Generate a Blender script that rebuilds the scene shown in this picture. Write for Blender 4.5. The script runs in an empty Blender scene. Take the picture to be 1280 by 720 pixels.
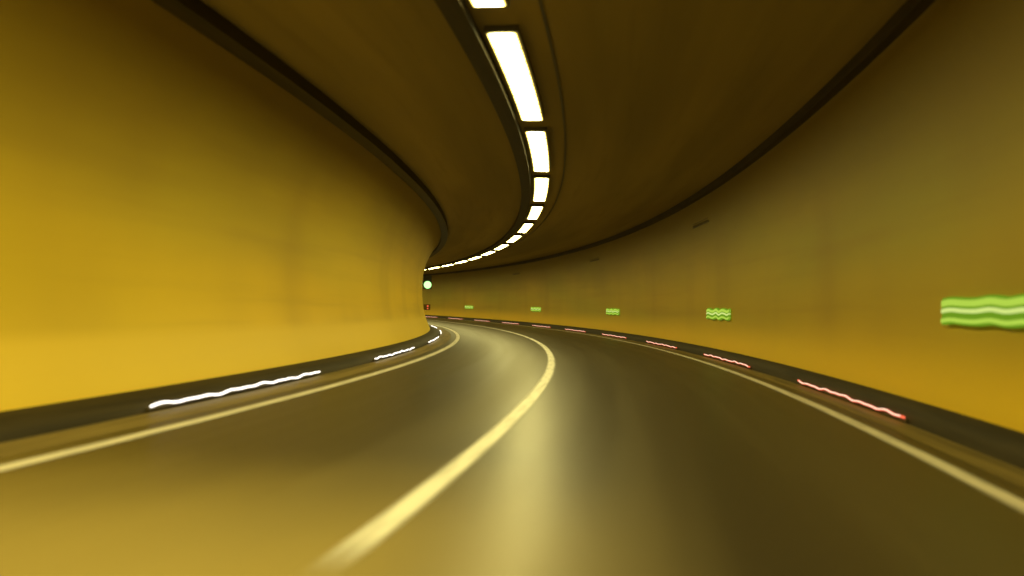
import bpy, math, random
from mathutils import Vector, Matrix
random.seed(4)
scene=bpy.context.scene
# ---------------- alignment of the tunnel (metres) ----------------
PSI,K0,K1=0.225,0.008723,-0.4404e-4
S0,S1,DS=-40.0,190.0,0.25
_tab=[]
def _th(s):
    s=max(s,-40)
    return PSI-K0*s-K1*s*s/2
def _build():
    n=int((S1-S0)/DS)+1
    xs=[0.0]*n; ys=[0.0]*n
    for i in range(1,n):
        t=_th(S0+(i-.5)*DS)
        xs[i]=xs[i-1]+math.sin(t)*DS; ys[i]=ys[i-1]+math.cos(t)*DS
    i0=int(round(-S0/DS))
    ox,oy=xs[i0],ys[i0]
    for i in range(n): _tab.append((xs[i]-ox,ys[i]-oy))
_build()
def P(s,d,z):
    f=(s-S0)/DS; i=max(0,min(len(_tab)-2,int(f))); t=f-i
    x=_tab[i][0]*(1-t)+_tab[i+1][0]*t; y=_tab[i][1]*(1-t)+_tab[i+1][1]*t
    th=_th(s)
    return (x+d*math.cos(th), y-d*math.sin(th), z)

def link(o,parent=None):
    scene.collection.objects.link(o)
    if parent: o.parent=parent
    return o
def sweep(name,prof,s0,s1,mat,step=0.5,closed=False,parent=None,smooth=True,wav=None):
    n=max(2,int(round((s1-s0)/step))+1)
    vs=[];fs=[];uv=[]
    L=[0]
    pr=list(prof)
    m=len(pr)
    for j in range(1,m+1):
        a=pr[j-1];b=pr[j%m]; L.append(L[-1]+math.hypot(a[0]-b[0],a[1]-b[1]))
    for i in range(n):
        s=s0+(s1-s0)*i/(n-1)
        w=wav(s) if wav else (0,0)
        for (d,z) in pr: vs.append(P(s,d+w[0],z+w[1]))
    cnt=m if closed else m-1
    for i in range(n-1):
        for j in range(cnt):
            k=(j+1)%m
            fs.append((i*m+j,i*m+k,(i+1)*m+k,(i+1)*m+j))
            a=s0+(s1-s0)*i/(n-1); b=s0+(s1-s0)*(i+1)/(n-1)
            uv.append(((a,L[j]),(a,L[j+1]),(b,L[j+1]),(b,L[j])))
    if closed:
        fs.append(tuple(range(m))[::-1]); uv.append(tuple((s0,0) for _ in range(m)))
        fs.append(tuple((n-1)*m+j for j in range(m))); uv.append(tuple((s1,0) for _ in range(m)))
    me=bpy.data.meshes.new(name); me.from_pydata(vs,[],fs); me.update()
    ul=me.uv_layers.new(name="UVMap"); c=0
    for f in uv:
        for q in f: ul.data[c].uv=q; c+=1
    if smooth:
        for p in me.polygons: p.use_smooth=True
    me.materials.append(mat)
    o=bpy.data.objects.new(name,me)
    return link(o,parent)
def empty(name,loc=(0,0,0)):
    e=bpy.data.objects.new(name,None); e.empty_display_size=.2
    scene.collection.objects.link(e); return e

# ---------------- materials ----------------
def mat(name):
    m=bpy.data.materials.new(name); m.use_nodes=True
    nt=m.node_tree; nt.nodes.clear()
    out=nt.nodes.new('ShaderNodeOutputMaterial')
    return m,nt,out
def N(nt,t,**k):
    n=nt.nodes.new(t)
    for a,b in k.items(): setattr(n,a,b)
    return n
def ramp(nt,src,stops,interp='EASE'):
    r=N(nt,'ShaderNodeValToRGB'); r.color_ramp.interpolation=interp
    e=r.color_ramp.elements
    e[0].position,e[0].color=stops[0][0],stops[0][1]
    e[1].position,e[1].color=stops[-1][0],stops[-1][1]
    for p,c in stops[1:-1]:
        x=e.new(p); x.color=c
    nt.links.new(src,r.inputs[0]); return r
def g(v): return (v,v,v,1)
def streak(nt,su,sv,scale=1.0,detail=3,rough=.5,off=0):
    uvn=N(nt,'ShaderNodeUVMap'); mp=N(nt,'ShaderNodeMapping')
    mp.inputs['Scale'].default_value=(su,sv,1); mp.inputs['Location'].default_value=(off,off*.7,0)
    nt.links.new(uvn.outputs[0],mp.inputs[0])
    no=N(nt,'ShaderNodeTexNoise'); no.inputs['Scale'].default_value=scale
    no.inputs['Detail'].default_value=detail; no.inputs['Roughness'].default_value=rough
    nt.links.new(mp.outputs[0],no.inputs['Vector']); return no.outputs[0]
def mixc(nt,fac,a,b,bt='MIX'):
    m=N(nt,'ShaderNodeMix'); m.data_type='RGBA'; m.blend_type=bt
    for s,v in ((0,fac),(6,a),(7,b)):
        if isinstance(v,(int,float)) : m.inputs[s].default_value=v
        elif isinstance(v,tuple): m.inputs[s].default_value=v
        else: nt.links.new(v,m.inputs[s])
    return m.outputs[2]
def smooth(nt,src,a,b,y0,y1):
    mr=N(nt,'ShaderNodeMapRange'); mr.interpolation_type='SMOOTHSTEP'
    mr.inputs[1].default_value=a; mr.inputs[2].default_value=b; mr.inputs[3].default_value=y0; mr.inputs[4].default_value=y1
    nt.links.new(src,mr.inputs[0]); return mr.outputs[0]
def math2(nt,op,a,b):
    x=N(nt,'ShaderNodeMath',operation=op)
    for i,v in ((0,a),(1,b)):
        if isinstance(v,(int,float)): x.inputs[i].default_value=v
        else: nt.links.new(v,x.inputs[i])
    return x.outputs[0]
def bsdf(nt,out,col,rough=.6,spec=.4,bump=None,bs=.1,tint=None):
    b=N(nt,'ShaderNodeBsdfPrincipled')
    if isinstance(col,tuple): b.inputs['Base Color'].default_value=col
    else: nt.links.new(col,b.inputs['Base Color'])
    if isinstance(rough,float): b.inputs['Roughness'].default_value=rough
    else: nt.links.new(rough,b.inputs['Roughness'])
    b.inputs['Specular IOR Level'].default_value=spec
    if tint: b.inputs['Specular Tint'].default_value=tint
    if bump is not None:
        bn=N(nt,'ShaderNodeBump'); bn.inputs['Strength'].default_value=bs; bn.inputs['Distance'].default_value=.02
        nt.links.new(bump,bn.inputs['Height']); nt.links.new(bn.outputs[0],b.inputs['Normal'])
    nt.links.new(b.outputs[0],out.inputs[0]); return b
def posz(nt):
    ge=N(nt,'ShaderNodeNewGeometry'); sx=N(nt,'ShaderNodeSeparateXYZ')
    nt.links.new(ge.outputs['Position'],sx.inputs[0]); return sx.outputs[2]

def wall_mat(name,base,alt,low,dirt,zs,top_shade,b0,b1,green):
    m,nt,out=mat(name)
    n1=streak(nt,.07,.35,1.0,2,.5)
    c=mixc(nt,ramp(nt,n1,[(.3,g(0)),(.7,g(1))]).outputs[0],base,alt)
    n6=streak(nt,.05,.22,1.0,2,.5,41)    # broad olive-green tint, varies at random
    c=mixc(nt,ramp(nt,n6,[(.45,g(0)),(.72,g(.55))]).outputs[0],c,green)
    n2=streak(nt,.30,.08,1.0,2,.5,7)     # broad vertical weeping stains
    c=mixc(nt,ramp(nt,n2,[(.42,g(0)),(.8,g(.5))]).outputs[0],c,dirt)
    n3=streak(nt,.10,2.2,1.0,3,.5,17)    # long grime bands left by passing traffic
    c=mixc(nt,ramp(nt,n3,[(.45,g(0)),(.8,g(.30))]).outputs[0],c,dirt)
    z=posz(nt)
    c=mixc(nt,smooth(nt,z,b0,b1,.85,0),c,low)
    n4=streak(nt,.12,.5,1.0,3,.5,21)     # light falloff towards the ceiling, painted as a darker upper wall
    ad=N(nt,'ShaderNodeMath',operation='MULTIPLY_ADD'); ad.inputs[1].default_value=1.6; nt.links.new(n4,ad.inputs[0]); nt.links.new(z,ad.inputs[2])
    c=mixc(nt,smooth(nt,ad.outputs[0],zs,5.9,0,.90),c,top_shade)
    bsdf(nt,out,c,.5,.3)
    return m
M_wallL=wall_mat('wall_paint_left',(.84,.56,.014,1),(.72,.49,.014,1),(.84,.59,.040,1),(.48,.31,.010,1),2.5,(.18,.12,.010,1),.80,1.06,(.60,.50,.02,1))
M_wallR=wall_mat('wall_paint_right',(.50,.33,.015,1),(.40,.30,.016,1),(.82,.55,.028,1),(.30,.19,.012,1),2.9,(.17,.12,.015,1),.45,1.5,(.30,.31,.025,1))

m,nt,out=mat('ceiling_soot'); M_ceil=m
n1=streak(nt,.05,.6,1.0,3,.5)
c=mixc(nt,ramp(nt,n1,[(.3,g(0)),(.7,g(1))]).outputs[0],(.23,.18,.07,1),(.35,.27,.10,1))
n2=streak(nt,.2,3,1.0,3,.5,5)
c=mixc(nt,ramp(nt,n2,[(.5,g(0)),(.8,g(.3))]).outputs[0],c,(.16,.12,.045,1))
bsdf(nt,out,c,.75,.2)

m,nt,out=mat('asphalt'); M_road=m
n1=streak(nt,.035,.9,1.0,3,.5,4)
c=mixc(nt,ramp(nt,n1,[(.3,g(0)),(.7,g(1))]).outputs[0],(.034,.026,.014,1),(.068,.053,.024,1))
n2=streak(nt,40,40,1.0,2,.6,3)
c=mixc(nt,ramp(nt,n2,[(.4,g(0)),(.7,g(.25))]).outputs[0],c,(.09,.072,.04,1))
# pool of lamp glow on the near left lane, painted into the asphalt colour
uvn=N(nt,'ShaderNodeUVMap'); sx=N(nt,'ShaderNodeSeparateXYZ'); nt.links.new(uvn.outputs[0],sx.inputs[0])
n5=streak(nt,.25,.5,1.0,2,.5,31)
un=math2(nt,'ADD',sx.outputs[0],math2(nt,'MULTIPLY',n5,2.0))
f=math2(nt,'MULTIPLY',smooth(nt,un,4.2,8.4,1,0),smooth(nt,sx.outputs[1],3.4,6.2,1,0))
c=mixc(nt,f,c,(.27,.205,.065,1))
r=ramp(nt,n1,[(.3,g(.36)),(.7,g(.46))]).outputs[0]
bsdf(nt,out,c,r,.22,n2,.10,(1,.82,.42,1))

def simple(name,col,rough=.6,spec=.4,col2=None):
    m,nt,out=mat(name)
    n=streak(nt,.3,5,1.0,4,.6,2)
    c2=col2 or tuple(x*.6 for x in col[:3])+(1,)
    c=mixc(nt,ramp(nt,n,[(.35,g(0)),(.7,g(1))]).outputs[0],col,c2)
    bsdf(nt,out,c,rough,spec); return m
M_plinth=simple('kerb_concrete_dark',(.045,.034,.015,1),.7,.2)
M_margin=simple('gutter_concrete',(.22,.165,.06,1),.6,.3)
M_tray=simple('cable_tray_dark',(.045,.032,.013,1),.6,.3)
M_house=simple('lamp_housing',(.08,.06,.025,1),.5,.4)
M_grille=simple('grille_metal',(.13,.09,.018,1),.5,.3)
M_black=simple('signal_black',(.02,.02,.018,1),.5,.4)
M_soil=simple('ground_soil',(.12,.09,.05,1),.9,.1)

def paint_mat(name,w,s_start=None):
    m,nt,out=mat(name)
    uvn=N(nt,'ShaderNodeUVMap'); sx=N(nt,'ShaderNodeSeparateXYZ'); nt.links.new(uvn.outputs[0],sx.inputs[0])
    n=streak(nt,1.0,10,1.0,4,.6,3)
    b=math2(nt,'ABSOLUTE',math2(nt,'SUBTRACT',sx.outputs[1],w/2),0)
    fac=smooth(nt,b,w*.20,w*.5,1,0)
    wear=ramp(nt,n,[(.25,g(.70)),(.6,g(1))]).outputs[0]
    o=math2(nt,'MULTIPLY',fac,wear)
    if s_start is not None:
        o=math2(nt,'MULTIPLY',o,smooth(nt,sx.outputs[0],s_start,s_start+1.1,0,1))
    bs=N(nt,'ShaderNodeBsdfPrincipled'); bs.inputs['Base Color'].default_value=(.74,.70,.64,1); bs.inputs['Roughness'].default_value=.5
    tr=N(nt,'ShaderNodeBsdfTransparent'); mx=N(nt,'ShaderNodeMixShader')
    nt.links.new(o,mx.inputs[0]); nt.links.new(tr.outputs[0],mx.inputs[1]); nt.links.new(bs.outputs[0],mx.inputs[2])
    nt.links.new(mx.outputs[0],out.inputs[0]); return m
LW=.27
M_paint=paint_mat('road_paint',LW)
M_paintc=paint_mat('road_paint_worn_end',LW,3.6)

def emit(name,col,st,col2=None,w=None,sample=True):
    m,nt,out=mat(name)
    e=N(nt,'ShaderNodeEmission'); e.inputs[1].default_value=st
    if col2:
        uvn=N(nt,'ShaderNodeUVMap'); sx=N(nt,'ShaderNodeSeparateXYZ'); nt.links.new(uvn.outputs[0],sx.inputs[0])
        dv=N(nt,'ShaderNodeMath',operation='DIVIDE'); dv.inputs[1].default_value=w; nt.links.new(sx.outputs[1],dv.inputs[0])
        r=ramp(nt,dv.outputs[0],[(0,col2),(.25,col),(.75,col),(1,col2)]); nt.links.new(r.outputs[0],e.inputs[0])
    else: e.inputs[0].default_value=col
    nt.links.new(e.outputs[0],out.inputs[0])
    if not sample: m.cycles.emission_sampling='NONE'
    return m
LC=(1,.875,.30,1); LE=(.06,.042,.006,1)
M_lamp=emit('lamp_diffuser',LC,47,LE,.42)
M_lamp2=emit('lamp_diffuser_boosted',LC,88,LE,.42)  # boosted output for lamps above and behind camera, added to brighten the near-left road

# ---------------- setting ----------------
A,B=-22,150
me=bpy.data.meshes.new('ground'); R=3000
me.from_pydata([(-R,-R,-.06),(R,-R,-.06),(R,R,-.06),(-R,R,-.06)],[],[(0,1,2,3)]); me.uv_layers.new(name='UVMap'); me.materials.append(M_soil)
link(bpy.data.objects.new('ground',me))
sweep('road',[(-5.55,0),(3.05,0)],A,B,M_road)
gut=empty('gutter')
sweep('gutter_strip',[(-6.2,.002),(-5.55,.002)],A,B,M_margin,parent=gut)
sweep('gutter_strip',[(3.05,.002),(3.5,.002)],A,B,M_margin,parent=gut)
sweep('kerb',[(-6.10,-.02),(-6.13,.08),(-6.48,.20),(-6.90,.20)],A,B,M_plinth)
sweep('kerb',[(3.45,-.02),(3.47,.10),(3.57,.30),(3.75,.30)],A,B,M_plinth)
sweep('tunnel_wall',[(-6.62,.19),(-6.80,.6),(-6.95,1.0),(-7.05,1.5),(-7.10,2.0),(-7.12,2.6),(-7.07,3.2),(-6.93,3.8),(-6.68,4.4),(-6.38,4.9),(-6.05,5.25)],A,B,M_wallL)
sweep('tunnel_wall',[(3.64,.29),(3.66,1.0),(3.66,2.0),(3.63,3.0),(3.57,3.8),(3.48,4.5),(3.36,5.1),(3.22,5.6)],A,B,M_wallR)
sweep('tunnel_ceiling',[(-6.25,5.22),(-4,5.30),(-2.2,5.33),(0,5.38),(1.8,5.46),(3.4,5.55)],A,B,M_ceil)
sweep('cable_tray',[(-6.18,5.02),(-5.86,5.02),(-5.86,5.24),(-6.18,5.24)],A,B,M_tray,closed=True,smooth=False)
sweep('cable_tray',[(3.38,5.34),(3.12,5.34),(3.12,5.58),(3.38,5.58)],A,B,M_tray,closed=True,smooth=False)
sweep('cable_tray',[(-2.82,5.18),(-2.52,5.18),(-2.52,5.36),(-2.82,5.36)],A,B,M_tray,closed=True,smooth=False)
sweep('conduit',[(-1.58,5.32),(-1.54,5.32),(-1.54,5.36),(-1.58,5.36)],A,B,M_house,closed=True,smooth=False)
# markings
sweep('road_marking',[(-5.216-LW/2,.006),(-5.216+LW/2,.006)],A,B,M_paint)
sweep('road_marking',[(2.715-LW/2,.006),(2.715+LW/2,.006)],A,B,M_paint)
sweep('road_marking',[(-1.76-LW/2,.006),(-1.76+LW/2,.006)],3.6,B,M_paintc)

# ceiling luminaires
for k in range(-4,24):
    c=13.2+6.0*k
    e=empty('ceiling_lamp')
    hl=2.5 if k<1 else (2.4 if k<3 else 2.0)
    a,b=c-hl,c+hl
    sweep('housing',[(-2.43,5.235),(-1.94,5.235),(-1.94,5.36),(-2.43,5.36)],a-.05,b+.05,M_house,closed=True,parent=e,smooth=False)
    sweep('diffuser',[(-2.395,5.225),(-1.975,5.225)],a,b,M_lamp2 if k<-1 else M_lamp,parent=e,step=1.0)
    for q in range(1,8):   # louvre blades across the diffuser
        t=a+(b-a)*q/8
        sweep('louvre_blade',[(-2.40,5.215),(-1.97,5.215),(-1.97,5.224),(-2.40,5.224)],t-.012,t+.012,M_house,closed=True,parent=e,smooth=False)

# kerb reflector trails: streaks of reflected light built as glowing tubes
def tubeprof(d,z,r,n=6): return [(d+r*math.cos(2*math.pi*i/n),z+r*math.sin(2*math.pi*i/n)) for i in range(n)]
M_wh=emit('trail_white',(1,.93,.8,1),2.6,sample=False); M_rd=emit('trail_red',(1,.16,.07,1),1.3,sample=False); M_rdc=emit('trail_pink',(1,.7,.5,1),1.5,sample=False)
M_br=simple('added_trail_bracket',(.10,.08,.04,1))
def wavf(ph,amp=.009):
    return lambda s:(0,amp*math.sin(s*6.5+ph)+amp*.7*math.sin(s*10.7+ph*2)+amp*.8*math.sin(s*2.3+ph))
for k in range(-1,11):
    c=11.6+10.1*k; e=empty('reflector_trail'); w=wavf(k)
    sweep('trail_strip',tubeprof(-6.05,.085,.017),c-2.9,c+2.9,M_wh,step=.08,closed=True,parent=e,wav=w)
    sweep('added_trail_bracket',[(-6.12,.03),(-6.07,.03),(-6.07,.07),(-6.12,.07)],c-2.9,c+2.9,M_br,closed=True,parent=e,smooth=False)
for k in range(-1,11):
    c=13.8+9.55*k; e=empty('reflector_trail'); w=wavf(k+.5)
    sweep('trail_strip',tubeprof(3.40,.085,.018),c-2.7,c+2.7,M_rd,step=.08,closed=True,parent=e,wav=w)
    sweep('trail_core',tubeprof(3.387,.092,.010),c-2.6,c+2.6,M_rdc,step=.08,closed=True,parent=e,wav=w)
    sweep('added_trail_bracket',[(3.425,.03),(3.455,.03),(3.455,.07),(3.425,.07)],c-2.7,c+2.7,M_br,closed=True,parent=e,smooth=False)

# illuminated wall signs
M_g1=emit('sign_light_green',(.45,.66,.07,1),1.0,sample=False); M_g2=emit('sign_green',(.17,.34,.015,1),.9,sample=True); M_g3=emit('sign_pale',(.66,.80,.22,1),1.0,sample=False)
for i,(c,z) in enumerate([(9.0,1.53),(25.2,1.43),(43.7,1.41),(64,1.43),(86,1.45),(108,1.45),(-9,1.5)]):
    e=empty('emergency_sign'); L=1.4 if i else 1.45
    am=.010 if i==0 else .026
    def w(s,c=c,am=am): return (0,am*math.sin((s-c)*2*math.pi/.9)+am*.3*math.sin((s-c)*11))
    def band(nm,z0,z1,m_,dd): sweep(nm,[(3.58-dd,z+z0),(3.58-dd,z+z1),(3.64,z+z1),(3.64,z+z0)],c-L,c+L,m_,step=.06,closed=True,parent=e,wav=w,smooth=False)
    band('panel',-.165,.165,M_g2,0)
    band('band_top',.06,.135,M_g1,.012)
    band('band_middle',-.02,.03,M_g3,.012)
    band('band_bottom',-.14,-.09,M_g1,.012)

# ventilation grilles high on the right wall
for c in (27.5,48.0,70.0):
    e=empty('ventilation_grille')
    sweep('frame',[(3.47,4.50),(3.46,4.80),(3.54,4.80),(3.54,4.50)],c-1.3,c+1.0,M_grille,closed=True,parent=e,smooth=False)
    for j in range(3):
        z=4.54+j*.085
        sweep('louvre',[(3.445,z),(3.465,z+.05),(3.46,z+.055),(3.44,z+.005)],c-1.2,c+.9,M_grille,closed=True,parent=e,smooth=False)

# traffic signal on the left wall
M_sg=emit('signal_green',(.42,1,.30,1),2.2,sample=False); M_sr=emit('signal_red',(1,.14,.05,1),1.0,sample=False)
def disc(name,s,d,z,r,m_,parent,depth=.05,n=24):
    vs=[];fs=[]
    for q in (0,1):
        for i in range(n):
            a=2*math.pi*i/n; vs.append(P(s-q*depth,d+r*math.cos(a)*(1 if q==0 else .96),z+r*math.sin(a)*(1 if q==0 else .96)))
    for i in range(n): fs.append((i,(i+1)%n,n+(i+1)%n,n+i))
    fs.append(tuple(range(n,2*n))); fs.append(tuple(range(n))[::-1])
    me=bpy.data.meshes.new(name); me.from_pydata(vs,[],fs); me.uv_layers.new(name='UVMap'); me.materials.append(m_)
    return link(bpy.data.objects.new(name,me),parent)
sc=45.0
e=empty('traffic_light')
sweep('housing',[(-7.04,2.38),(-6.60,2.38),(-6.60,3.15),(-7.04,3.15)],sc,sc+.25,M_black,closed=True,parent=e,smooth=False)
sweep('wall_bracket',[(-7.11,2.7),(-7.04,2.7),(-7.04,2.8),(-7.11,2.8)],sc+.05,sc+.2,M_black,closed=True,parent=e,smooth=False)
disc('green_lens',sc,-6.81,2.62,.21,M_sg,e); disc('dark_lens',sc,-6.81,2.98,.13,M_black,e)
e=empty('hazard_light')
sweep('housing',[(-7.0,1.2),(-6.62,1.2),(-6.62,1.52),(-7.0,1.52)],sc,sc+.2,M_grille,closed=True,parent=e,smooth=False)
disc('red_lens',sc,-6.77,1.42,.05,M_sr,e); disc('red_lens',sc,-6.77,1.28,.04,M_sr,e)

# ---------------- world ----------------
w=bpy.data.worlds.new('World'); scene.world=w; w.use_nodes=True
nt=w.node_tree; bg=nt.nodes['Background']; sk=nt.nodes.new('ShaderNodeTexSky'); sk.sky_type='NISHITA'; sk.sun_disc=False
sk.sun_elevation=math.radians(2); sk.sun_rotation=math.radians(200)
nt.links.new(sk.outputs[0],bg.inputs[0]); bg.inputs[1].default_value=.01

# ---------------- camera ----------------
cam=bpy.data.cameras.new('camera'); co=bpy.data.objects.new('camera',cam); link(co)
co.location=(0,0,1.4)
co.rotation_euler=(Matrix.Rotation(math.radians(90),3,'X')@Matrix.Rotation(.0292,3,'Z')).to_euler()
cam.lens=27.3; cam.sensor_width=36; cam.shift_y=26.1/1280
cam.clip_start=.05; cam.clip_end=8000
cam.dof.use_dof=True; cam.dof.focus_distance=40; cam.dof.aperture_fstop=.5
scene.camera=co
scene.view_settings.view_transform='Standard'; scene.view_settings.look='None'; scene.view_settings.exposure=0
